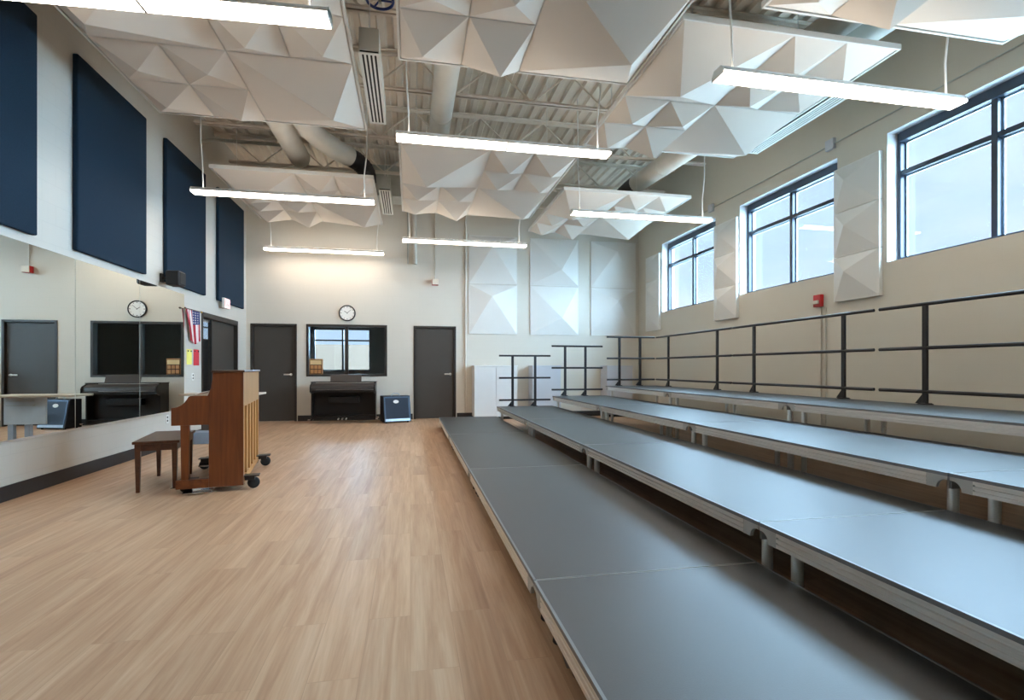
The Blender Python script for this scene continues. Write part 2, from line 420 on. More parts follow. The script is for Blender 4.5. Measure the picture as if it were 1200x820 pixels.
# doors
def lever(parent, x, y, z, axis, d):
    b = MB()
    if axis == 'y':   # door in the back wall, lever pointing along d*x
        b.lathe([(.03, 0), (.03, -.012), (.012, -.016), (.012, -.05)], (x, y, z), 'y', 16)
        b.tube([(x, y-.05, z), (x+d*.03, y-.055, z), (x+d*.14, y-.05, z)], .017, 10)
    else:
        b.lathe([(.03, 0), (.03, .012), (.012, .016), (.012, .05)], (x, y, z), 'x', 16)
        b.tube([(x+.05, y, z), (x+.055, y+d*.03, z), (x+.05, y+d*.12, z)], .011, 10)
    b.build('door_handle', M['nickel'], parent)
for i, (a, c) in enumerate((DL, DR)):
    b = MB(); t = .05
    b.box(a, a+t, YB-.015, YB+WT, 0, DZ); b.box(c-t, c, YB-.015, YB+WT, 0, DZ); b.box(a+t, c-t, YB-.015, YB+WT, DZ-.05, DZ)
    b.box(a+t, a+t+.015, YB+.1, YB+.13, 0, DZ-.05); b.box(c-t-.015, c-t, YB+.1, YB+.13, 0, DZ-.05)
    d = struct(b.build('door_%d' % (i+1), M['frame_dark'], bevel=.004))
    MB().box(a+t+.004, c-t-.004, YB+.045, YB+.09, .01, DZ-.055).build('door_leaf', M['door_dark'], d, .003)
    lever(d, c-t-.08, YB+.045, 1.03, 'y', -1)
# left wall: sidelight and door in one frame
b = MB(); t = .05; x0, x1 = XL-WT, XL+.015; ym = 10.27; zz = 2.135
b.box(x0, x1, LD[0], LD[0]+t, 0, zz); b.box(x0, x1, LD[1]-t, LD[1], 0, zz); b.box(x0, x1, LD[0]+t, LD[1]-t, zz-.09, zz)
b.box(XL-.055, XL-.02, ym-.03, ym+.03, 0, zz-.09); b.box(XL-.055, XL-.02, LD[0]+t, ym-.03, 0, .2)
d = struct(b.build('door_3', M['frame_dark'], bevel=.004))
MB().box(XL-.095, XL-.055, ym+.0, LD[1]-t-.003, .01, zz-.095).build('door_leaf', M['door_dark'], d, .003)
MB().box(XL-.045, XL-.039, LD[0]+t, ym-.03, .2, zz-.09).build('pane', M['pane'], d)
lever(d, XL-.055, ym+.13, 1.03, 'x', 1)

# the room beyond the back window and the corridor beyond the sidelight
OY = 15.0
ow = (-2.62, -1.10, 1.09, 2.27)
wall_grid('wall_office', 'y', OY, OY+.2, -3.7, 1.6, 0, 3.2, [ow], M['office_wall'])
struct(MB().box(-3.9, -3.7, YB+WT, 20, 0, 3.0).build('wall_office_left', M['office_wall']))
struct(MB().box(1.6, 1.8, YB+WT, OY+.2, 0, 3.2).build('wall_office_right', M['office_wall']))
struct(MB().box(-3.7, 1.8, YB+WT, OY+.2, 3.0, 3.2).build('ceiling_office', M['office_wall']))
struct(MB().box(-3.7, 1.8, YB+WT, OY+.2, -.1, 0).build('floor_office', M['base']))
b = MB(); t = .04; a0, a1, c0, c1 = ow
b.box(a0, a0+t, OY+.05, OY+.13, c0, c1); b.box(a1-t, a1, OY+.05, OY+.13, c0, c1); b.box(a0+t, a1-t, OY+.05, OY+.13, c0, c0+t); b.box(a0+t, a1-t, OY+.05, OY+.13, c1-t, c1)
b.box(-1.87, -1.82, OY+.05, OY+.13, c0+t, c1-t); b.box(a0+t, a1-t, OY+.06, OY+.12, 1.92, 1.96)
w = struct(b.build('window_6', M['win_frame'])); MB().box(a0+t, a1-t, OY+.09, OY+.096, c0+t, c1-t).build('pane', M['pane'], w)
# cream neighbouring wall seen through it, and the ground outside
struct(MB().box(-9, 6, 19.5, 19.8, 0, 2.02).build('wall_outside', M['cream_block']))
struct(MB().box(-60, 60, -60, 70, -.35, -.15).build('ground', M['ground']))
# corridor
CX = -6.0
cw = (16.1, 17.7, 2.0, 2.62)
wall_grid('wall_corridor', 'x', CX-.2, CX, 8.9, 20, 0, 3.0, [cw], M['corridor_wall'])
struct(MB().box(CX, XL-WT, 8.7, 8.9, 0, 3.0).build('wall_corridor_near', M['corridor_wall']))
struct(MB().box(CX, -3.7, 20, 20.2, 0, 3.0).build('wall_corridor_far', M['corridor_wall']))
struct(MB().box(CX, XL-WT, 8.9, 20.2, 3.0, 3.15).build('ceiling_corridor', M['corridor_wall']))
struct(MB().box(CX, XL-WT, 8.9, 20.2, -.1, 0).build('floor_corridor', M['base']))
b = MB(); y0, y1, z0, z1 = cw; t = .05
b.box(CX-.15, CX-.05, y0, y0+t, z0, z1); b.box(CX-.15, CX-.05, y1-t, y1, z0, z1); b.box(CX-.15, CX-.05, y0+t, y1-t, z0, z0+t); b.box(CX-.15, CX-.05, y0+t, y1-t, z1-t, z1)
b.box(CX-.15, CX-.05, 16.74, 16.80, z0+t, z1-t); b.box(CX-.15, CX-.05, y0+t, y1-t, 2.375, 2.42)
w = struct(b.build('window_7', M['win_frame'])); MB().box(CX-.1, CX-.094, y0+t, y1-t, z0+t, z1-t).build('pane', M['pane'], w)

# ------------------------------------------------------------------ hanging sound diffuser clouds
PY_ = lambda u, v, h: (u, v, h)
def pyramid(b, x0, x1, y0, y1, zb, au, av, dep, m=None):
    """square pyramid hanging down from z=zb, apex at fractions au, av of the rectangle"""
    vs = [(x0, y0, zb), (x1, y0, zb), (x1, y1, zb), (x0, y1, zb), (x0+(x1-x0)*au, y0+(y1-y0)*av, zb-dep)]
    b.add(vs, [(0, 1, 4), (1, 2, 4), (2, 3, 4), (3, 0, 4), (3, 2, 1, 0)], m)
def cloud(x0, y0, W, L, zb, label, q=1., wx=(.12, .62)):
    t = thing('acoustic_cloud', label, 'ceiling panel', (x0, y0, zb), 0, 'white faceted ceiling clouds')
    e = .03
    b = MB(); x1, y1 = x0+W, y0+L
    b.box(x0, x1, y0, y0+.02, zb-.008, zb+.045); b.box(x0, x1, y1-.02, y1, zb-.008, zb+.045)
    b.box(x0, x0+.02, y0+.02, y1-.02, zb-.008, zb+.045); b.box(x1-.02, x1, y0+.02, y1-.02, zb-.008, zb+.045)
    b.box(x0+.02, x1-.02, y0+.02, y1-.02, zb+.02, zb+.04)
    b.build('frame', M['white_metal'], t)
    xm, ym = x0+W/2, y0+L/2; g = .004
    X0, X1, Y0, Y1 = x0+e, x1-e, y0+e, y1-e
    mods = [(X0, xm-g, Y0, ym-g, .30, .52, .30), (xm+g, X1, ym+g, Y1, .76, .48, .27)]
    xq, yq = (xm+g+X1)/2, (Y0+ym-g)/2
    mods += [(xm+g, xq-g, Y0, yq-g, .55, .6, .14), (xq+g, X1, Y0, yq-g, .6, .62, .14), (xm+g, xq-g, yq+g, ym-g, .45, .55, .14), (xq+g, X1, yq+g, ym-g, .6, .55, .14)]
    xq, yq = (X0+xm-g)/2, (ym+g+Y1)/2
    mods += [(X0, xq-g, ym+g, yq-g, .42, .5, .15*q), (xq+g, xm-g, ym+g, yq-g, .55, .42, .15*q), (X0, xq-g, yq+g, Y1, .34, .55, .16*q), (xq+g, xm-g, yq+g, Y1, .62, .72, .2*q)]
    for m_ in mods:
        b = MB(); pyramid(b, *m_[:4], zb, *m_[4:]); b.build('diffuser_tile', M['tile'], t)
    for sx, sy in ((wx[0], .12), (wx[1], .12), (wx[0], .88), (wx[1], .88)):
        MB().tube([(x0+W*sx, y0+L*sy, zb+.038), (x0+W*sx, y0+L*sy, ZD+.01)], .004, 6).build('hanger_wire', M['white_metal'], t)
    MB().lathe([(.012, 0), (.012, -.012), (.004, -.014)], (x1-.35, y1-.3, zb-.08), 'z', 10).build('screw', M['slot'], t)
    return t
cloud(-2.97, 4.0, 2.42, 2.95, 4.25, 'white faceted cloud panel over the floor at upper left, nearest of the left column', .62, (.12, .69))
cloud(-3.0, 8.6, 2.42, 2.75, 4.22, 'white faceted cloud panel above the left light, farther one of the left column', 1., (.12, .69))
cloud(-.12, 2.3, 2.44, 2.98, 4.24, 'largest white faceted cloud panel at top centre, nearest of the middle column', 1., (.1, .85))
cloud(-.16, 7.0, 2.5, 3.1, 4.16, 'white faceted cloud panel in the middle of the ceiling, behind the centre light', 1., (.1, .85))
cloud(2.36, 4.2, 2.3, 2.66, 4.26, 'white faceted cloud panel at upper right beside a long slot grille')
cloud(2.55, 8.45, 2.36, 2.75, 4.2, 'smaller-looking far white faceted cloud panel in front of the right wall panels')
cloud(2.8, .9, 2.45, 2.85, 4.1, 'white faceted cloud panel cut off by the top right corner', 1., (.12, .38))

# ------------------------------------------------------------------ pendant lights
def pendant_proto():
    t = thing('pendant_light', '', 'light', (0, 0, 0), 0, 'long white pendant lights')
    L = 2.43; W = .16
    b = MB()
    # slim white housing, lower half flared into the lens
    b.prism([(-.05, .05), (-.065, .024), (-W/2, .01), (-W/2, .002), (W/2, .002), (W/2, .01), (.065, .024), (.05, .05)], 'x', -L/2, L/2)
    b.build('housing', M['white_metal'], t)
    MB().box(-L/2+.02, L/2-.02, -.035, .035, .0505, .054).build('upper_diffuser', M['uplens'], t)
    MB().box(-.009, .009, -W/2+.002, W/2-.002, -.0235, .004).build('centre_joint', M['edge_strip'], t)
    for s in (-1, 1):
        MB().box(s*.0095, s*(L/2-.012), -W/2+.004, W/2-.004, -.022, .002).build('diffuser', M['lens'], t)
        b = MB(); b.prism([(-.05, .053), (-W/2-.002, .011), (-W/2-.002, -.023), (W/2+.002, -.023), (W/2+.002, .011), (.05, .053)], 'x', s*(L/2-.008), s*(L/2))
        b.build('end_cap', M['white_metal'], t)
        x = s*(L/2-.14)
        MB().tube([(x, 0, .045), (x-.01, 0, .35), (x+s*.03, 0, .7), (x+s*.035, 0, ZD-3.64)], .009, 8).build('cord', M['white_plastic'], t)
    return t
PEND = [(-1.73, 7.84, 3.60, 'lit pendant light hanging at left in front of the far left cloud'),
        (-1.78, 11.6, 3.66, 'lit pendant light nearest the back wall, right of the blue panels'),
        (-1.76, 3.85, 3.60, 'brightest lit pendant light cut off by the top left corner'),
        (1.06, 5.72, 3.66, 'lit pendant light at the centre of the ceiling'),
        (1.06, 10.15, 3.62, 'lit pendant light in the far middle, before the wall tiles'),
        (3.69, 3.86, 3.58, 'lit pendant light at upper right in front of the nearest window'),
        (3.72, 7.9, 3.64, 'lit pendant light at right in front of the far right cloud')]
P0 = pendant_proto()
for i, (x, y, z, lab) in enumerate(PEND):
    if i == 0: P0.location = (x, y, z); P0['label'] = lab
    else: dup(P0, (x, y, z), lab, rotz=-.05 if i == 2 else 0)

# ------------------------------------------------------------------ moulded tiles on the walls
def back_tile(x0, x1, z0, z1, au, av, dep, label):
    y = YB
    b = MB(); r = .02
    b.box(x0, x1, y-.03, y, z0, z1)
    X0, X1, Z0, Z1 = x0+r, x1-r, z0+r, z1-r; yb = y-.03
    vs = [(X0, yb, Z0), (X1, yb, Z0), (X1, yb, Z1), (X0, yb, Z1), (X0+(X1-X0)*au, yb-dep, Z0+(Z1-Z0)*av)]
    b.add(vs, [(0, 1, 4), (1, 2, 4), (2, 3, 4), (3, 0, 4)])
    tag(b.build('wall_tile', M['tile_wall']), label, 'wall panel', 'white pyramid tiles on the back wall')
for k, (x0, x1, ut, vt, ub, vb, nm) in enumerate(((1.345, 2.5, .48, .78, .46, .76, 'left'), (2.82, 4.03, .62, .32, .63, .34, 'middle'), (4.345, 5.52, .54, .78, .57, .74, 'right'))):
    back_tile(x0, x1, 3.16, 4.29, ut, vt, .13, 'upper white pyramid tile of the %s column on the back wall' % nm)
    back_tile(x0, x1, 1.975, 3.145, ub, vb, .13, 'lower white pyramid tile of the %s column on the back wall' % nm)
def side_tile(y0, y1, z0, z1, label):
    x = XR; r = .012; b = MB()
    b.box(x-.055, x, y0, y1, z0, z1); xb = x-.055
    Y0, Y1, Z0, Z1 = y0+r, y1-r, z0+r, z1-r
    vs = [(xb, Y0, Z0), (xb, Y1, Z0), (xb, Y1, Z1), (xb, Y0, Z1), (xb-.09, Y0+(Y1-Y0)*.64, Z0+(Z1-Z0)*.64)]
    b.add(vs, [(0, 1, 4), (1, 2, 4), (2, 3, 4), (3, 0, 4)])
    tag(b.build('wall_tile', M['tile_wall']), label, 'wall panel', 'white pyramid tiles between the windows')
for y0, where in ((10.94, 'beside the far window near the corner'), (8.085, 'between the far and middle windows'), (5.29, 'between the middle and near windows')):
    for k, nm in enumerate(('bottom', 'middle', 'top')):
        side_tile(y0, y0+.68, 2.05+k*.585, 2.05+(k+1)*.585-.006, '%s white pyramid tile of the stack %s' % (nm, where))

# ------------------------------------------------------------------ navy acoustic panels on the left wall
for y0, lab in ((4.19, 'navy acoustic panel cut off at the left edge, nearest of the four'), (6.25, 'large navy acoustic panel above the mirrors, second from the near end'),
                (8.29, 'navy acoustic panel behind the black speaker, third from the near end'), (10.36, 'narrow-looking navy acoustic panel nearest the corner, above the exit sign')):
    o = MB().box(XL+.004, XL+.058, y0, y0+1.46, 2.415, 4.49).build('sound_absorber', M['blue_fabric'], bevel=.012)
    tag(o, lab, 'acoustic panel', 'navy acoustic panels on the left wall')

# ------------------------------------------------------------------ mirrors
my = [9.005, 7.635, 6.295, 4.955, 3.615]
labs = ['wall mirror farthest along, ending beside the flag', 'wall mirror showing the clock and dark window', 'wall mirror showing the reflected dark door', 'wall mirror at the left edge, nearest the camera']
for k in range(4):
    t = thing('wall_mirror', labs[k], 'mirror', (XL, my[k+1], .525), 0, 'mirrors along the left wall')
    MB().box(XL+.001, XL+.008, my[k+1]+.006, my[k]-.006, .53, 2.33).build('glass', M['mirror'], t)
    MB().box(XL, XL+.014, my[k+1]+.001, my[k]-.001, .515, .532).build('bottom_channel', M['nickel'], t)

# ------------------------------------------------------------------ choir risers
TW, TL = 1.157, 2.668
TX = [.55+TW*k for k in range(4)]
TYs = [7.655, 4.985, 2.312, -.36]
def riser_proto(h, k):
    t = thing('riser_section', '', 'riser', (0, 0, 0), 0, 'choir riser sections', world=False)
    W, L = TW-.006, TL-.004
    MB().box(.012, W-.012, .004, L-.004, h-.02, h).build('deck_top', M['decktop'], t)
    # grooved aluminium edge extrusion, front and back
    def edge(side):
        b = MB(); s = 1 if side == 'front' else -1; o = 0 if side == 'front' else W
        pr = [(0, -.018), (0, -.036), (.012, -.038), (.012, -.044), (0, -.046), (0, -.062), (.008, -.064), (.008, -.068), (0, -.070), (0, -.088), (.028, -.088), (.028, -.018)]
        b.prism([(o+s*p[0], h+p[1]) for p in pr], 'y', .12, L-.12)
        return b
    edge('front').build('edge_extrusion', M['alum'], t); edge('back').build('edge_extrusion', M['alum'], t)
    for y0, y1 in ((.0, .003), (L-.003, L)): MB().box(.012, W-.012, y0, y1, h-.085, h+.0005).build('end_rim', M['rim'], t)
    for x0, x1 in ((.0, .012), (W-.012, W)): MB().box(x0, x1, 0, L, h-.018, h+.0005).build('edge_strip', M['edge_strip'], t)  # darker grey stands in for shade along the aluminium top edge
    MB().box(.03, W-.03, .01, L-.01, h-.026, h-.0205).build('bounce_blocker', M['black_plastic'], t)  # black panel added under each deck to cut bounced light
    # corner castings with an arched notch
    for ox, sx in ((0, 1), (W, -1)):
        for oy, sy in ((0, 1), (L, -1)):
            arc = [(.012+.052*math.sin(a), -.088+.05*math.cos(a)) for a in [i*PI/2/6 for i in range(7)]]
            po = [(.002, -.018), (.002, -.04)] + [(p[0], p[1]) for p in arc] + [(.066, -.09), (.122, -.09), (.122, -.018)]
            MB().prism([(oy+sy*p[0], h+p[1]) for p in po], 'x', ox+sx*.001, ox+sx*.02).build('corner_casting', M['cast'], t)
    for x in (.075, W-.075):
        for y in (.03, L-.17):
            b = MB().lathe([(.027, .02), (.027, h-.02)], (x, y, 0), 'z', 16)
            lg = b.build('leg', M['alum'], t)
            MB().lathe([(.03, 0), (.033, .004), (.03, .03), (.027, .032)], (x, y, 0), 'z', 16).build('foot', M['rubber'], lg)
    b = MB()
    for y in (.35, L/2, L-.35): b.box(.03, W-.03, y-.02, y+.02, h-.07, h-.0265)
    b.build('cross_beam', M['black_metal'], t)  # beams blackened too, so the void below stays dim
    if k == 0:
        y = L-.28
        b = MB().lathe([(.02, -.018), (.062, -.018), (.066, -.012), (.066, .012), (.062, .018), (.02, .018)], (.07, y-.14, .066), 'x', 20)
        wv = b.build('transport_wheel', M['rubber'], t)
        MB().lathe([(.022, -.021), (.03, -.02), (.03, .02), (.022, .021)], (.07, y-.14, .066), 'x', 16).build('hub', M['silver'], wv)
        MB().prism([(y-.2, h-.1), (y-.19, .06), (y-.13, .03), (y-.09, .04), (y+.02, h-.1)], 'x', .03, .045).build('wheel_bracket', M['black_metal'], t)
    return t
tn = ['lowest', 'second', 'third', 'top']
sn = ['farthest section, nearest the back wall', 'second section from the back wall', 'third section from the back wall', 'nearest section, closest to the camera']
for k in range(4):
    p = riser_proto(.2*(k+1), k)
    for j in range(4):
        lab = 'dark grey riser deck with aluminium edge, %s tier, %s' % (tn[k], sn[j])
        loc = (TX[k]+.003, TYs[j]+.002, 0)
        if j == 0: p.location = loc; p['label'] = lab
        else: dup(p, loc, lab)

# ------------------------------------------------------------------ guard rails
def guard_rail(p0, p1, zd, posts, label):
    """rail from p0 to p1 standing on a deck of height zd; posts = fractions"""
    p0 = Vector((*p0, 0)); p1 = Vector((*p1, 0)); d = p1-p0; L = d.length; a = math.atan2(d.y, d.x)
    t = thing('guard_rail', label, 'railing', (p0.x, p0.y, zd+.0015), a, 'black guard rails on the risers', world=False)
    for z in (1.02, .575, .13):
        MB().tube([(0, 0, z), (L, 0, z)], .0185, 12).build('rail', M['black_metal'], t)
    for f in posts:
        x = f*L
        MB().box(x-.024, x+.024, -.016, .016, .0, 1.005).build('post', M['black_metal'], t, .004)
        b = MB().box(x-.05, x+.05, -.045, .045, -.0, .008)
        b.prism([(x-.026, .008), (x-.026, .1), (x-.1, .008)], 'y', -.012, .012)
        b.box(x-.03, x+.03, -.05, .05, .008, .014)
        b.build('foot_bracket', M['black_metal'], t)
ye = 10.235
guard_rail((1.74, ye), (2.8, ye), .4, (.26, .7), 'black end rail on the second tier, shortest-standing of the three end rails')
guard_rail((2.83, ye), (3.92, ye), .6, (.26, .66), 'black end rail on the third tier, middle of the three end rails')
guard_rail((4.02, ye), (5.09, ye), .8, (.26, .69), 'black end rail on the top tier by the corner')
xr_ = 5.13
guard_rail((xr_, ye), (xr_, 7.61), .8, (.2, .85), 'black back rail on the top tier, farthest along the window wall')
guard_rail((xr_, 7.56), (xr_, 4.96), .8, (.2, .84), 'black back rail on the top tier, middle one along the window wall')
guard_rail((xr_, 4.885), (xr_, 2.28), .8, (.2, .85), 'black back rail on the top tier, cut off at the right edge')

# ------------------------------------------------------------------ upright piano
def piano():
    t = thing('upright_piano', 'brown walnut upright piano seen from its end, on a wheeled dolly', 'piano', (-1.57, 5.37, 0), math.radians(9.5), world=False)
    LEN = 1.42
    arm = [(-.594, .64), (-.594, .803), (-.57, .806), (-.545, .812), (-.515, .828), (-.49, .85), (-.468, .88), (-.455, .905), (-.44, .912), (-.40, .912), (-.30, .912)]
    outline = [(0, .05), (0, 1.13), (-.253, 1.13), (-.262, 1.06), (-.275, .98)] + arm[::-1] + [(-.291, .64), (-.291, .05)]
    for y in (0, LEN-.035):
        MB().prism(outline, 'y', y, y+.035).build('side_panel', M['piano'], t, .003)
        b = MB(); w0, w1 = .036, .03
        vs = []
        for z, w in ((.133, w1), (.64, w0)): vs += [(-.485-w, y, z), (-.485+w, y, z), (-.485+w, y+.055, z), (-.485-w, y+.055, z)]
        b.add(vs, [(3, 2, 1, 0), (4, 5, 6, 7)]+[(i, (i+1) % 4, 4+(i+1) % 4, 4+i) for i in range(4)])
        b.build('leg', M['piano'], t, .003)
        MB().box(-.56, -.291, y, y+.06, .05, .133).build('toe_block', M['piano_x'], t, .004)
    MB().box(-.268, .012, -.012, LEN+.012, 1.13, 1.15).build('lid', M['piano_dark'], t, .004)
    MB().box(-.58, -.1, .035, LEN-.035, .64, .70).build('key_bed', M['piano_x'], t, .003)
    MB().box(-.265, -.245, .035, LEN-.035, .9, 1.128).build('upper_front', M['piano_x'], t)
    MB().prism([(-.43, .80), (-.42, .80), (-.262, .905), (-.262, .92)], 'y', .035, LEN-.035).build('fallboard', M['piano_x'], t)
    MB().box(-.275, -.255, .035, LEN-.035, .12, .64).build('lower_panel', M['piano_x'], t)
    MB().box(-.29, -.02, .035, LEN-.035, .05, .12).build('bottom_board', M['piano_x'], t)
    b = MB(); n = 52; kw = (LEN-.17)/n
    for i in range(n): b.box(-.575, -.43, .085+i*kw+.0006, .085+(i+1)*kw-.0006, .70, .745)
    b.build('white_keys', M['key_white'], t)
    b = MB()
    for i in range(n-1):
        if i % 7 in (0, 2, 3, 5, 6): b.box(-.53, -.43, .085+(i+1)*kw-.005, .085+(i+1)*kw+.005, .745, .757)
    b.build('black_keys', M['key_black'], t)
    MB().box(-.42, -.385, .1, LEN-.1, .915, .93).build('music_ledge', M['key_white'], t)
    # back: header board, posts, soundboard
    MB().box(-.03, -.002, .035, LEN-.035, .80, 1.128).build('header_board', M['back_ply'], t)
    MB().box(-.11, -.095, .035, LEN-.035, .12, .80).build('soundboard', M['soundboard'], t)
    for i in range(6):
        y = .036+i*(LEN-.072-.07)/5
        MB().box(-.095, -.002, y, y+.07, .12, .80).build('back_post', M['back_post'], t, .003)
    MB().box(-.095, -.002, .035, LEN-.035, .06, .12).build('sill_rail', M['back_post'], t, .003)
    # dolly
    for y, xl in ((.06, -.47), (LEN-.12, -.54)):
        for x, s in ((.06, 1), (xl, -1)):
            c = MB().box(x-.075, x+.075, y-.03, y+.09, .122, .132)
            c.box(x-.055, x+.035, y-.015, y+.075, .085, .122)
            pl = c.build('dolly_plate', M['black_metal'], t, .004)
            r = .055
            yy = y+.03
            MB().lathe([(r*.3, -.022), (r*.92, -.022), (r, -.014), (r, .014), (r*.92, .022), (r*.3, .022)], (x+.02*s, yy, r), 'y', 22).build('caster_wheel', M['rubber'], pl)
    MB().box(-.50, -.26, -.06, .13, .012, .022).build('dolly_tray', M['chrome'], t, .003)
    MB().box(-.62, .0, .07, .12, .035, .049).build('dolly_bar', M['chrome'], t)
    MB().box(-.62, .0, LEN-.12, LEN-.07, .035, .049).build('dolly_bar', M['chrome'], t)
    # foot pedals on the far side of the near toe block
    for i in range(3):
        MB().tube([(-.27, LEN/2-.09+i*.09, .07), (-.36, LEN/2-.09+i*.09, .07), (-.4, LEN/2-.09+i*.09, .062)], .012, 8).build('pedal', M['chrome'], t)
piano()

# bench
def bench():
    t = thing('piano_bench', 'dark brown wooden piano bench in front of the walnut piano', 'bench', (-2.53, 5.44, 0), math.radians(11.7), world=False)
    W, L = .36, .88
    MB().box(-.02, W, -.02, L, .455, .482).build('seat', M['bench'], t, .006)
    b = MB(); b.box(.005, W-.025, .0, .02, .39, .455); b.box(.005, W-.025, L-.04, L-.02, .39, .455); b.box(.0, .02, .005, L-.025, .39, .455); b.box(W-.04, W-.02, .005, L-.025, .39, .455)
    b.build('apron', M['bench'], t)
    for x in (.02, W-.045):
        for y in (.02, L-.045):
            b = MB(); vs = []
            for z, w in ((0, .015), (.455, .024)): vs += [(x-w, y-w, z), (x+w, y-w, z), (x+w, y+w, z), (x-w, y+w, z)]
            b.add(vs, [(3, 2, 1, 0), (4, 5, 6, 7)]+[(i, (i+1) % 4, 4+(i+1) % 4, 4+i) for i in range(4)])
            b.build('leg', M['bench'], t, .003)
bench()

# desk standing behind the piano (seen in the mirror)
t = thing('desk', 'pale grey desk with a tan top, seen in the mirror and behind the piano', 'desk', (-2.35, 7.5, 0))
MB().box(-2.9, -1.97, 7.3, 7.75, .815, .84).build('desk_top', M['desk_top'], t, .004)
MB().box(-2.5, -2.05, 7.50, 7.53, .47, .815).build('modesty_panel', M['desk_panel'], t, .003)
b = MB()
for z in (.70, .755): b.box(-2.38, -2.08, 7.485, 7.50, z, z+.014)
b.build('vent_slot', M['galv'], t)
for x in (-2.31, -2.13):
    lg = MB().box(x, x+.06, 7.53, 7.59, .03, .815).build('leg', M['silver'], t, .004)
    MB().box(x-.02, x+.09, 7.32, 7.73, 0, .03).build('foot', M['grey_plastic'], lg, .004)
tag(MB().box(-3.46, -3.05, 8.75, 9.05, 0, .18).build('floor_box', M['grey_plastic'], bevel=.01), 'low blue-grey box on the floor by the left wall, glimpsed under the piano keyboard', 'box')

# ------------------------------------------------------------------ digital piano by the back wall
t = thing('digital_piano', 'black digital piano against the back wall under the dark window', 'piano', (-1.42, 11.65, 0))
x0, x1 = -2.06, -.74; yf, yb = 11.42, 11.95
side = [(yb, .06), (yb, .865), (yf+.16, .865), (yf+.02, .815), (yf-.02, .77), (yf-.02, .67), (yf+.06, .65), (yf+.15, .62), (yf+.15, .06)]
for a in (x0, x1-.03): MB().prism(side, 'x', a, a+.03).build('side_panel', M['ebony'], t, .004)
MB().box(x0-.012, x1+.012, yf+.15, yb, .865, .882).build('top_board', M['ebony'], t, .003)
MB().box(x0+.03, x1-.03, yf-.005, yf+.2, .655, .70).build('key_slip', M['ebony'], t, .004)
MB().prism([(yf+.01, .72), (yf+.02, .80), (yf+.15, .855), (yf+.2, .855), (yf+.2, .72)], 'x', x0+.03, x1-.03).build('key_cover', M['ebony_trim'], t, .006)
MB().box(x0+.03, x1-.03, yf-.012, yf+.02, .70, .716).build('trim_strip', M['ebony_trim'], t)
MB().box(x0+.03, x1-.03, yb-.2, yb-.18, .16, .655).build('lower_panel', M['ebony'], t)
MB().box(x0+.35, x1-.35, yf+.16, yf+.34, .43, .56).build('drawer_box', M['ebony'], t, .006)
MB().box(x0+.03, x1-.03, yf+.15, yf+.2, .08, .15).build('pedal_bar', M['ebony'], t, .004)
for i in range(3):
    xx = (x0+x1)/2-.1+i*.08
    MB().tube([(xx, yf+.16, .1), (xx, yf+.06, .095), (xx, yf+.03, .085)], .014, 8).build('pedal', M['nickel'], t)
mr = MB(); mr.prism([(yf+.2, .88), (yf+.215, .88), (yf+.27, 1.03), (yf+.255, 1.035)], 'x', -1.68, -1.04); mr = mr.build('music_rest', M['ebony_trim'], t, .003)
MB().lathe([(.026, 0), (.02, -.012)], (-1.37, yf+.243, 1.0), 'y', 14).build('white_disc', M['white_plastic'], mr)  # small white disc on the front of the music rest
for a in (x0-.03, x1+.03):
    for yy in (yf+.1, yb-.06):
        ca = MB().box(a-.025, a+.025, yy-.03, yy+.03, .075, .09).build('caster', M['chrome'], t)
        MB().lathe([(.01, -.012), (.036, -.012), (.036, .012), (.01, .012)], (a, yy, .036), 'x', 16).build('caster_wheel', M['galv'], ca)

# amplifier
t = thing('keyboard_amplifier', 'dark blue amplifier with a silver strip and top handle on the floor', 'amplifier', (-.31, 11.5, 0))
x0, x1 = -.60, -.005; yf, yb = 11.36, 11.72
MB().prism([(yf, .02), (yb, .02), (yb, .575), (yf+.12, .575)], 'x', x0, x1).build('cabinet', M['amp_tolex'], t, .01)
def slope(z): return yf+.12*(z-.02)/.555
b = MB()
def panel(b, xa, xb, za, zb, d):
    b.add([(xa, slope(za)-d, za), (xb, slope(za)-d, za), (xb, slope(zb)-d, zb), (xa, slope(zb)-d, zb), (xa, slope(za)+.005, za), (xb, slope(za)+.005, za), (xb, slope(zb)+.005, zb), (xa, slope(zb)+.005, zb)],
          [(0, 1, 2, 3), (7, 6, 5, 4), (0, 4, 5, 1), (1, 5, 6, 2), (2, 6, 7, 3), (3, 7, 4, 0)])
panel(b, x0+.045, x1-.045, .09, .53, .006); b.build('grille', M['amp_grille'], t)
b = MB(); panel(b, x0+.02, x0+.045, .05, .55, .012); panel(b, x1-.045, x1-.02, .05, .55, .012); panel(b, x0+.045, x1-.045, .53, .555, .012); b.build('front_trim', M['amp_trim'], t)
b = MB(); panel(b, x0+.03, x1-.03, .04, .09, .014); b.build('bottom_strip', M['silver'], t)
c = ((x0+x1)/2-.02, slope(.45), .45)
b = MB(); n = 20
b.add([(c[0]+.06*math.cos(2*PI*i/n), slope(.45+.036*math.sin(2*PI*i/n))-.012, .45+.036*math.sin(2*PI*i/n)) for i in range(n)]+[(c[0]+.06*math.cos(2*PI*i/n), slope(.45+.036*math.sin(2*PI*i/n))-.004, .45+.036*math.sin(2*PI*i/n)) for i in range(n)], [list(range(n)), list(range(n, 2*n))[::-1]]+[(i, (i+1) % n, n+(i+1) % n, n+i) for i in range(n)])
b.build('oval_badge', M['white_plastic'], t)
MB().tube([((x0+x1)/2-.09, 11.56, .572), ((x0+x1)/2-.08, 11.56, .605), ((x0+x1)/2-.04, 11.56, .622), ((x0+x1)/2+.04, 11.56, .622), ((x0+x1)/2+.08, 11.56, .605), ((x0+x1)/2+.09, 11.56, .572)], .011, 10).build('handle', M['silver'], t)
b = MB()
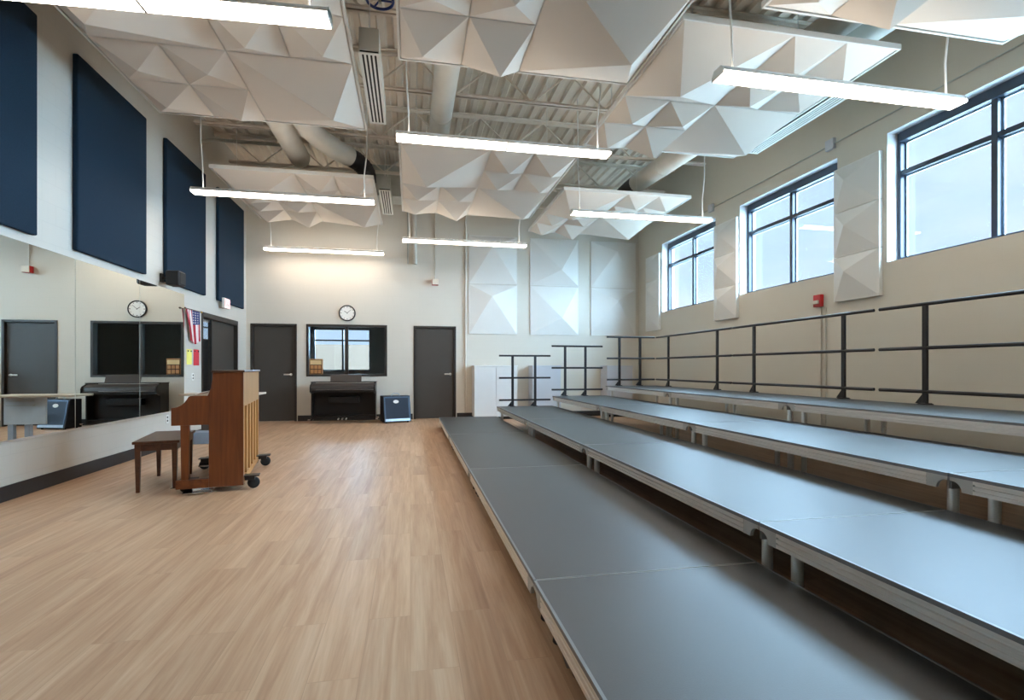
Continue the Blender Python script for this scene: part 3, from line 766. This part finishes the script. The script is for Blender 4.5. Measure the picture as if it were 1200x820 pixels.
for xx in (x0+.06, x1-.06):
    for yy in (yf+.06, yb-.06): b.lathe([(.02, 0), (.02, .022)], (xx, yy, 0), 'z', 12)
b.build('rubber_feet', M['rubber'], t)
t.rotation_euler.z = math.radians(17)

# wooden box on the window sill
t = thing('wooden_box', 'small wooden box with a label and divided front on the dark window sill', 'box', (-2.07, YB+.03, 1.035))
x0, x1, y0, y1, z0, z1 = -2.2, -1.925, YB-.01, YB+.09, 1.035, 1.375
MB().box(x0, x1, y0+.012, y1, z0, z1).build('case', M['box_wood'], t, .004)
MB().box(x0+.02, x1-.02, y0+.004, y0+.013, 1.25, 1.345).build('label_card', M['box_label'], t)
MB().box(x0+.012, x1-.012, y0+.009, y0+.0125, z0+.008, z1-.02).build('gap_shade', M['box_dark'], t)  # dark sheet behind the drawers, shade of the gaps put into its colour
for i in range(3):
    for j in range(2):
        w = (x1-x0-.04)/3
        MB().box(x0+.02+i*w+.007, x0+.02+(i+1)*w-.007, y0, y0+.0125, z0+.018+j*.1, z0+.1+j*.1).build('small_drawer', M['box_wood'], t, .003)

# clock
t = thing('wall_clock', 'round white clock with a black rim above the back window', 'clock', (-1.39, YB, 2.405))
cx, cz = -1.39, 2.405
MB().lathe([(.16, 0), (.18, 0), (.18, -.04), (.172, -.05), (.16, -.045), (.155, -.03)], (cx, YB, cz), 'y', 40).build('rim', M['black_plastic'], t)
MB().lathe([(.158, -.03), (.158, -.034)], (cx, YB, cz), 'y', 40).build('face', M['clock_face'], t)
b = MB()
for i in range(12):
    a = i*PI/6; r0, r1 = .125, .147; w = .004 if i % 3 else .007
    d = Vector((math.sin(a), math.cos(a))); q = Vector((d.y, -d.x))*w
    pts = [d*r0+q, d*r1+q, d*r1-q, d*r0-q]
    b.add([(cx+p.x, YB-.036, cz+p.y) for p in pts]+[(cx+p.x, YB-.033, cz+p.y) for p in pts], [(0, 1, 2, 3), (7, 6, 5, 4), (0, 4, 5, 1), (1, 5, 6, 2), (2, 6, 7, 3), (3, 7, 4, 0)])
b.build('hour_marks', M['black_plastic'], t)
for a, ln, w in ((math.radians(305), .075, .005), (math.radians(48), .115, .0035)):
    d = Vector((math.sin(a), math.cos(a))); q = Vector((d.y, -d.x))*w
    pts = [-d*.015+q, d*ln+q, d*ln-q, -d*.015-q]
    MB().add([(cx+p.x, YB-.04, cz+p.y) for p in pts]+[(cx+p.x, YB-.037, cz+p.y) for p in pts], [(0, 1, 2, 3), (7, 6, 5, 4), (0, 4, 5, 1), (1, 5, 6, 2), (2, 6, 7, 3), (3, 7, 4, 0)]).build('hand', M['black_plastic'], t)

# ------------------------------------------------------------------ cabinets behind the risers
def cabinet(x0, x1, y0, m, label, two):
    t = thing('low_cabinet', label, 'cabinet', ((x0+x1)/2, (y0+YB)/2, 0), 0, 'low cabinets along the back wall')
    MB().box(x0, x1, y0+.022, YB-.02, .06, 1.205).build('carcass', m, t)
    MB().box(x0-.008, x1+.008, y0-.004, YB-.015, 1.205, 1.232).build('worktop', m, t, .003)
    MB().box(x0+.02, x1-.02, y0+.06, YB-.03, 0, .06).build('plinth', M['base'], t)
    ws = [(x0+.003, (x0+x1)/2-.003), ((x0+x1)/2+.003, x1-.003)] if two else [(x0+.003, x1-.003)]
    for k, (a, b_) in enumerate(ws):
        d = MB().box(a, b_, y0, y0+.02, .065, 1.2).build('door', m, t, .002)
        xx = b_-.05 if k == 0 else a+.05
        MB().tube([(xx, y0, 1.0), (xx, y0-.03, 1.0), (xx, y0-.03, 1.1), (xx, y0, 1.1)], .005, 8).build('handle', M['nickel'], d)
cabinet(1.42, 2.42, 11.7, M['cab_white'], 'white low cabinet with two doors, beside the right door', True)
cabinet(2.78, 3.46, 11.7, M['cab_grey'], 'pale grey low cabinet behind the first two end rails', False)
cabinet(4.60, 5.25, 11.7, M['cab_grey'], 'pale grey low cabinet in the corner behind the top tier rail', False)

# ------------------------------------------------------------------ ducts and grilles
def arc_path(pts): return pts
o = MB(); o.tube([(.43, .9, 4.72), (.42, 10.79, 4.72)], .15, 24)
for y in (2.2, 3.9, 5.6, 7.3, 9.0): o.tube([(.425, y-.02, 4.72), (.425, y+.02, 4.72)], .156, 24)
tag(o.build('round_duct', M['duct']), 'straight white round duct running back above the centre light', 'duct')
t = thing('round_duct', 'white round duct that bends right into a black flexible end, at upper left', 'duct', (-1.5, 6.5, 4.72))
o = MB(); o.tube([(-1.52, 3.9, 4.72), (-1.52, 7.7, 4.72), (-1.48, 8.1, 4.72), (-1.37, 8.45, 4.72), (-1.2, 8.78, 4.71), (-1.0, 9.02, 4.70)], .16, 24); o.build('pipe', M['duct'], t)
path = [(-1.02, 9.0, 4.70), (-.88, 9.13, 4.67), (-.78, 9.2, 4.60), (-.73, 9.22, 4.50), (-.73, 9.22, 4.36)]
pts = []; rad = []
for i in range(33):
    f = i/32*(len(path)-1); k = min(int(f), len(path)-2); pts.append(tuple(Vector(path[k]).lerp(Vector(path[k+1]), f-k))); rad.append(.14+.012*(i % 2))
MB().tube(pts, .15, 20, radii=rad).build('flexible_end', M['flex'], t)
o = MB(); o.tube([(-1.92, 3.9, 4.72), (-1.83, 9.3, 4.72)], .165, 24); tag(o.build('round_duct', M['duct']), 'straight white round duct at upper left, left of the bending one', 'duct')
t = thing('round_duct', 'large white round duct with a black end near the right wall', 'duct', (4.3, 8, 4.7))
o = MB(); o.tube([(4.70, 4.15, 4.71), (4.26, 9.3, 4.71)], .17, 24)
for y in (5.2, 6.8, 8.4): o.tube([(4.70-.0854*(y-4.15), y-.02, 4.71), (4.70-.0854*(y-4.15), y+.02, 4.71)], .176, 24)
o.build('pipe', M['duct'], t)
MB().tube([(4.26, 9.27, 4.71), (4.22, 9.55, 4.68), (4.12, 9.8, 4.58), (4.07, 9.88, 4.40)], .165, 20).build('flexible_end', M['flex'], t)
tag(MB().tube([(4.345, 4.1, 4.72), (4.31, 4.6, 4.72), (4.22, 5.6, 4.72)], .155, 24).build('round_duct', M['duct']), 'shorter white round duct left of the large one, at top right', 'duct')
tag(MB().box(-.78, 1.3, 10.8, 11.35, 4.66, 5.28).build('box_duct', M['galv'], bevel=.01), 'grey rectangular sheet metal duct high above the back wall', 'duct')

def slot_grille(x0, x1, y0, y1, z, label, plen):
    t = thing('slot_grille', label, 'air grille', (x0, y0, z), 0, 'white linear slot grilles')
    W = x1-x0; fr = .03; n = 4; sw = (W-2*fr)/(2*n-1)
    b = MB(); b.box(x0, x1, y0, y0+fr, z, z+.008); b.box(x0, x1, y1-fr, y1, z, z+.008)
    b.box(x0, x0+fr, y0+fr, y1-fr, z, z+.008); b.box(x1-fr, x1, y0+fr, y1-fr, z, z+.008)
    for i in range(n-1): b.box(x0+fr+sw*(2*i+1), x0+fr+sw*(2*i+2), y0+fr, y1-fr, z, z+.008)
    b.build('face', M['white_metal'], t)
    MB().box(x0+.012, x1-.012, y0+.012, y1-.012, z+.009, z+.028).build('slot_backing', M['slot'], t)
    MB().box(x0+.005, x1-.005, y0+.005, y1-.005, z+.03, z+.25).build('plenum_box', M[plen], t)
    for y in (y0+.1, y1-.1): MB().tube([(x0+W/2, y, z+.2), (x0+W/2, y, ZD+.01)], .005, 6).build('hanger_wire', M['white_metal'], t)
slot_grille(-.5, -.3, 5.25, 6.75, 4.25, 'white slot grille with four black slots right of the near left cloud', 'duct')
slot_grille(-.54, -.34, 9.25, 10.7, 4.25, 'far white slot grille with black slots right of the far left cloud', 'galv')
slot_grille(4.7, 4.9, 5.05, 6.65, 4.25, 'long white slot grille along the upper right cloud', 'galv')

# blue handwheel up in the joists
t = thing('valve_handwheel', 'blue handwheel ring high in the ceiling at top centre', 'handwheel', (-.4, 5.2, 4.85))
b = MB(); c = Vector((-.3, 5.35, 4.85)); ring = [(c.x+.13*math.cos(2*PI*i/28), c.y+.13*math.sin(2*PI*i/28), c.z) for i in range(29)]
b.tube(ring, .014, 8, cap=False)
for a in (0, 2*PI/3, 4*PI/3): b.tube([tuple(c), (c.x+.13*math.cos(a), c.y+.13*math.sin(a), c.z)], .01, 8)
b.build('wheel', M['blue_wheel'], t)
MB().tube([(c.x, c.y, c.z-.03), (c.x, c.y, ZD+.01)], .016, 10).build('stem', M['galv'], t)

# pipes and conduits
tag(MB().tube([(.08, YB-.05, 5.44), (0.1, YB-.05, 3.62), (.1, YB-.05, 3.55)], .05, 14).build('vertical_pipe', M['duct']), 'short white vertical pipe end on the upper back wall', 'pipe')
tag(MB().tube([(-.06, YB-.02, 5.4), (-.06, YB-.02, 3.56)], .016, 10).build('conduit', M['galv']), 'thin conduit left of the white pipe on the upper back wall', 'conduit')
tag(MB().tube([(1.265, YB-.03, 5.44), (1.265, YB-.03, .13)], .022, 12).build('conduit', M['wall_back']), 'tall painted conduit beside the left column of tiles on the back wall', 'conduit')
tag(MB().tube([(-3.46, 9.6, 5.0), (-3.3, 9.65, 5.06), (-3.0, 9.65, 5.06), (-2.2, 9.65, 5.06)], .028, 10).build('conduit', M['galv']), 'thin grey pipe near the ceiling at upper left', 'pipe')
t = thing('wall_pipe_stub', 'small white pipe stub with a flange high on the left wall', 'pipe', (XL, 7.3, 4.95))
MB().tube([(XL, 7.3, 4.95), (XL+.35, 7.3, 4.95)], .05, 14).build('pipe', M['duct'], t)
MB().lathe([(.09, 0), (.09, .025)], (XL, 7.3, 4.95), 'x', 18).build('flange', M['galv'], t)
t = thing('alarm_sounder', 'red wall alarm with a pale lens and a conduit above, on the back wall', 'alarm', (.557, YB, 3.155))
MB().box(.485, .63, YB-.12, YB, 3.085, 3.22).build('housing', M['red'], t, .006)
MB().box(.487, .628, YB-.135, YB-.12, 3.087, 3.218).build('lens', M['clear_lens'], t, .008)
MB().tube([(.557, YB-.02, 3.22), (.557, YB-.02, 5.44)], .013, 10).build('conduit', M['wall_back'], t)
t = thing('fire_alarm', 'red fire alarm strobe on the right wall below the windows', 'alarm', (XR, 6.27, 2.1))
MB().box(XR-.06, XR, 6.2, 6.33, 2.02, 2.19).build('housing', M['red'], t, .008)
MB().box(XR-.085, XR-.06, 6.22, 6.31, 2.06, 2.11).build('lens', M['clear_lens'], t, .006)
for y in (6.24, 6.16): MB().tube([(XR-.014, y, 2.1 if y > 6.2 else 2.0), (XR-.014, y, .14)], .011, 8).build('conduit', M['wall_right'], t)
# conduit line over the windows with two boxes
o = MB().tube([(XR-.012, YF, 4.19), (XR-.012, 9.4, 4.19)], .01, 8).build('conduit', M['galv']); tag(o, 'long thin conduit running above the windows on the right wall', 'conduit')
for y, lab in ((6.06, 'small pale box on the conduit above the middle window'), (8.9, 'small pale box on the conduit above the far window')):
    tag(MB().box(XR-.05, XR, y-.07, y+.07, 4.12, 4.26).build('junction_box', M['cab_grey'], bevel=.006), lab, 'junction box', 'boxes on the window conduit')

# ------------------------------------------------------------------ left wall odds and ends
t = thing('wall_speaker', 'black speaker on a bracket at the left wall above the mirrors', 'speaker', (XL, 8.25, 2.47))
MB().box(XL+.10, XL+.28, 8.13, 8.36, 2.35, 2.56).build('cabinet', M['black_plastic'], t, .02)
MB().box(XL+.27, XL+.287, 8.15, 8.34, 2.37, 2.54).build('grille', M['slot'], t, .006)
b = MB(); b.box(XL, XL+.02, 8.2, 8.3, 2.4, 2.52); b.tube([(XL+.02, 8.25, 2.46), (XL+.11, 8.25, 2.46)], .018, 10); b.build('bracket', M['black_plastic'], t)
t = thing('exit_sign', 'white exit sign with red letters above the sidelight door', 'sign', (XL, 10.62, 2.385))
MB().box(XL, XL+.065, 10.53, 10.7, 2.30, 2.405).build('mount', M['galv'], t)
MB().box(XL+.065, XL+.115, 10.48, 10.77, 2.29, 2.48).build('housing', M['exit_white'], t, .006)
MB().box(XL+.115, XL+.118, 10.49, 10.76, 2.3, 2.47).build('face', M['exit_face'], t)
def text_mesh(name, s, size, m, parent, mtx, ext=.003):
    cu = bpy.data.curves.new(name, 'FONT'); cu.body = s; cu.size = size; cu.extrude = ext; cu.align_x = 'CENTER'; cu.align_y = 'CENTER'
    o = bpy.data.objects.new(name+'_c', cu); COL.objects.link(o); bpy.context.view_layer.update()
    me = bpy.data.meshes.new_from_object(o.evaluated_get(bpy.context.evaluated_depsgraph_get())); bpy.data.objects.remove(o)
    me.transform(mtx); me.materials.clear(); me.materials.append(m)
    r = bpy.data.objects.new(name, me); COL.objects.link(r); r.parent = parent; return r
# letters face +x: text x axis -> +y, text y axis -> +z
mtx = Matrix(((0, 0, 1, .12), (1, 0, 0, .005), (0, 1, 0, -.005), (0, 0, 0, 1)))
text_mesh('lettering', 'EXIT', .14, M['exit_red'], t, mtx)

# flag
t = thing('flag', 'small striped flag with a starred navy corner hanging from a short staff', 'flag', (XL+.04, 9.26, 2.1))
MB().tube([(XL+.045, 8.95, 2.112), (XL+.045, 9.57, 2.112)], .008, 8).build('staff', M['staff'], t)
MB().lathe([(.004, -.03), (.016, -.015), (.018, 0), (.012, .018), (.003, .03)], (XL+.045, 9.585, 2.112), 'y', 12).build('finial', M['gold'], t)
MB().lathe([(.012, -.02), (.016, 0), (.012, .02)], (XL+.045, 8.94, 2.112), 'y', 12).build('staff_cap', M['staff'], t)
b = MB(); nx, nz = 52, 26; H = .56
vs = []
for j in range(nz+1):
    v = j/nz
    for i in range(nx+1):
        u = i/nx
        y = 8.99+.55*u
        # the cloth gathers towards the right and sags at the left as it falls
        y2 = y + v*(.17*(1-u)**1.3) + .012*math.sin(u*26+v*3)*v
        z = 2.105 - H*v*(.97-.10*abs(2*u-1)) - .0
        xx = XL+.036 + (.016*math.sin(u*24+1.5*v) + .008*math.sin(u*51))*(.3+.7*v)
        vs.append((xx, y2, z))
fs = []; ms = []
for j in range(nz):
    for i in range(nx):
        fs.append((j*(nx+1)+i, j*(nx+1)+i+1, (j+1)*(nx+1)+i+1, (j+1)*(nx+1)+i))
        s = int(i/nx*13)
        if i >= nx*.46 and j < nz*.42:
            star = (i % 3 == 1 and j % 2 == 1)
            ms.append('flag_white' if star else 'flag_blue')
        else: ms.append('flag_red' if s % 2 == 0 else 'flag_white')
for k in ('flag_red', 'flag_white', 'flag_blue'): b._m(M[k])
b.v = vs; b.f = fs; b.mi = [b._m(M[k]) for k in ms]; b.sm = [True]*len(fs)
fl = b.build('cloth', None, t)
sd = fl.modifiers.new('thickness', 'SOLIDIFY'); sd.thickness = .002

for y0, y1, z0, z1, m, nm in ((9.105, 9.30, 1.23, 1.475, 'paper_y', 'yellow'), (9.37, 9.595, 1.215, 1.48, 'paper_r', 'red')):
    t = thing('notice', '%s notice pinned on the left wall below the flag' % nm, 'notice', (XL, (y0+y1)/2, z0))
    MB().box(XL, XL+.004, y0, y1, z0, z1).build('sheet', M[m], t)
    for yy in (y0+.04, y1-.04): MB().lathe([(.012, 0), (.012, .008), (.006, .014)], (XL+.004, yy, z1-.03), 'x', 10).build('pin', M['black_plastic'], t)
def outlet(y, z, label):
    t = thing('wall_outlet', label, 'outlet', (XL, y, z))
    MB().box(XL, XL+.006, y-.04, y+.04, z-.06, z+.06).build('plate', M['white_plastic'], t, .002)
    for dz in (-.025, .025): MB().lathe([(.016, 0), (.016, .003)], (XL+.006, y, z+dz), 'x', 14).build('socket', M['slot'], t)
outlet(9.34, 1.03, 'white plate with two dark dots on the wall below the notices')
outlet(8.43, .425, 'white outlet low on the wall below the end of the mirrors')

# ------------------------------------------------------------------ light
w = bpy.data.worlds.new('overcast sky'); S.world = w; w.use_nodes = True; nt = w.node_tree; N = nt.nodes; L = nt.links
bg = N['Background']
tc = N.new('ShaderNodeTexCoord'); nz = N.new('ShaderNodeTexNoise'); nz.inputs['Scale'].default_value = 2.2; nz.inputs['Detail'].default_value = 5; nz.inputs['Distortion'].default_value = .4
mp = N.new('ShaderNodeMapping'); mp.inputs['Scale'].default_value = (1, 1, 2.6)
L.new(tc.outputs['Generated'], mp.inputs['Vector']); L.new(mp.outputs['Vector'], nz.inputs['Vector'])
rp = N.new('ShaderNodeValToRGB'); e = rp.color_ramp.elements
e[0].position = .38; e[0].color = lin(198, 222, 244); e[1].position = .66; e[1].color = lin(240, 247, 253)
L.new(nz.outputs['Fac'], rp.inputs['Fac']); L.new(rp.outputs['Color'], bg.inputs['Color']); bg.inputs['Strength'].default_value = 1.3

sun = bpy.data.lights.new('hazy_daylight', 'SUN'); sun.energy = 125; sun.angle = math.radians(165); sun.color = (.52, .78, 1.0)
so = bpy.data.objects.new('hazy_daylight', sun); COL.objects.link(so)
d = Vector((-1, -.2, -.35)); so.rotation_euler = d.to_track_quat('-Z', 'Y').to_euler(); so.location = (20, 0, 15)
for i, (a, c) in enumerate(WINS):   # light portals: they emit nothing, they only guide the sky sampling
    pl = bpy.data.lights.new('window_portal', 'AREA'); pl.shape = 'RECTANGLE'; pl.size = WIN_Z1-WIN_Z0; pl.size_y = c-a; pl.cycles.is_portal = True
    po = bpy.data.objects.new('window_portal', pl); COL.objects.link(po); po.location = (XR+.31, (a+c)/2, (WIN_Z0+WIN_Z1)/2)
    po.rotation_euler = (0, PI/2, 0)

# ------------------------------------------------------------------ camera
cam = bpy.data.cameras.new('camera'); co = bpy.data.objects.new('camera', cam); COL.objects.link(co)
F = 608.
cam.sensor_fit = 'HORIZONTAL'; cam.sensor_width = 36; cam.lens = 36*F/1200
cam.shift_y = (431.3-410)/1200
cam.clip_start = .05
co.location = (0, 0, 1.17); co.rotation_euler = (PI/2, 0, -math.atan(119/F))
S.camera = co
S.view_settings.view_transform = 'Standard'; S.view_settings.look = 'None'; S.view_settings.gamma = 1; S.view_settings.use_curve_mapping = False
S.view_settings.exposure = 0.
for o in bpy.data.objects:
    if '_o' in o.keys(): del o['_o']
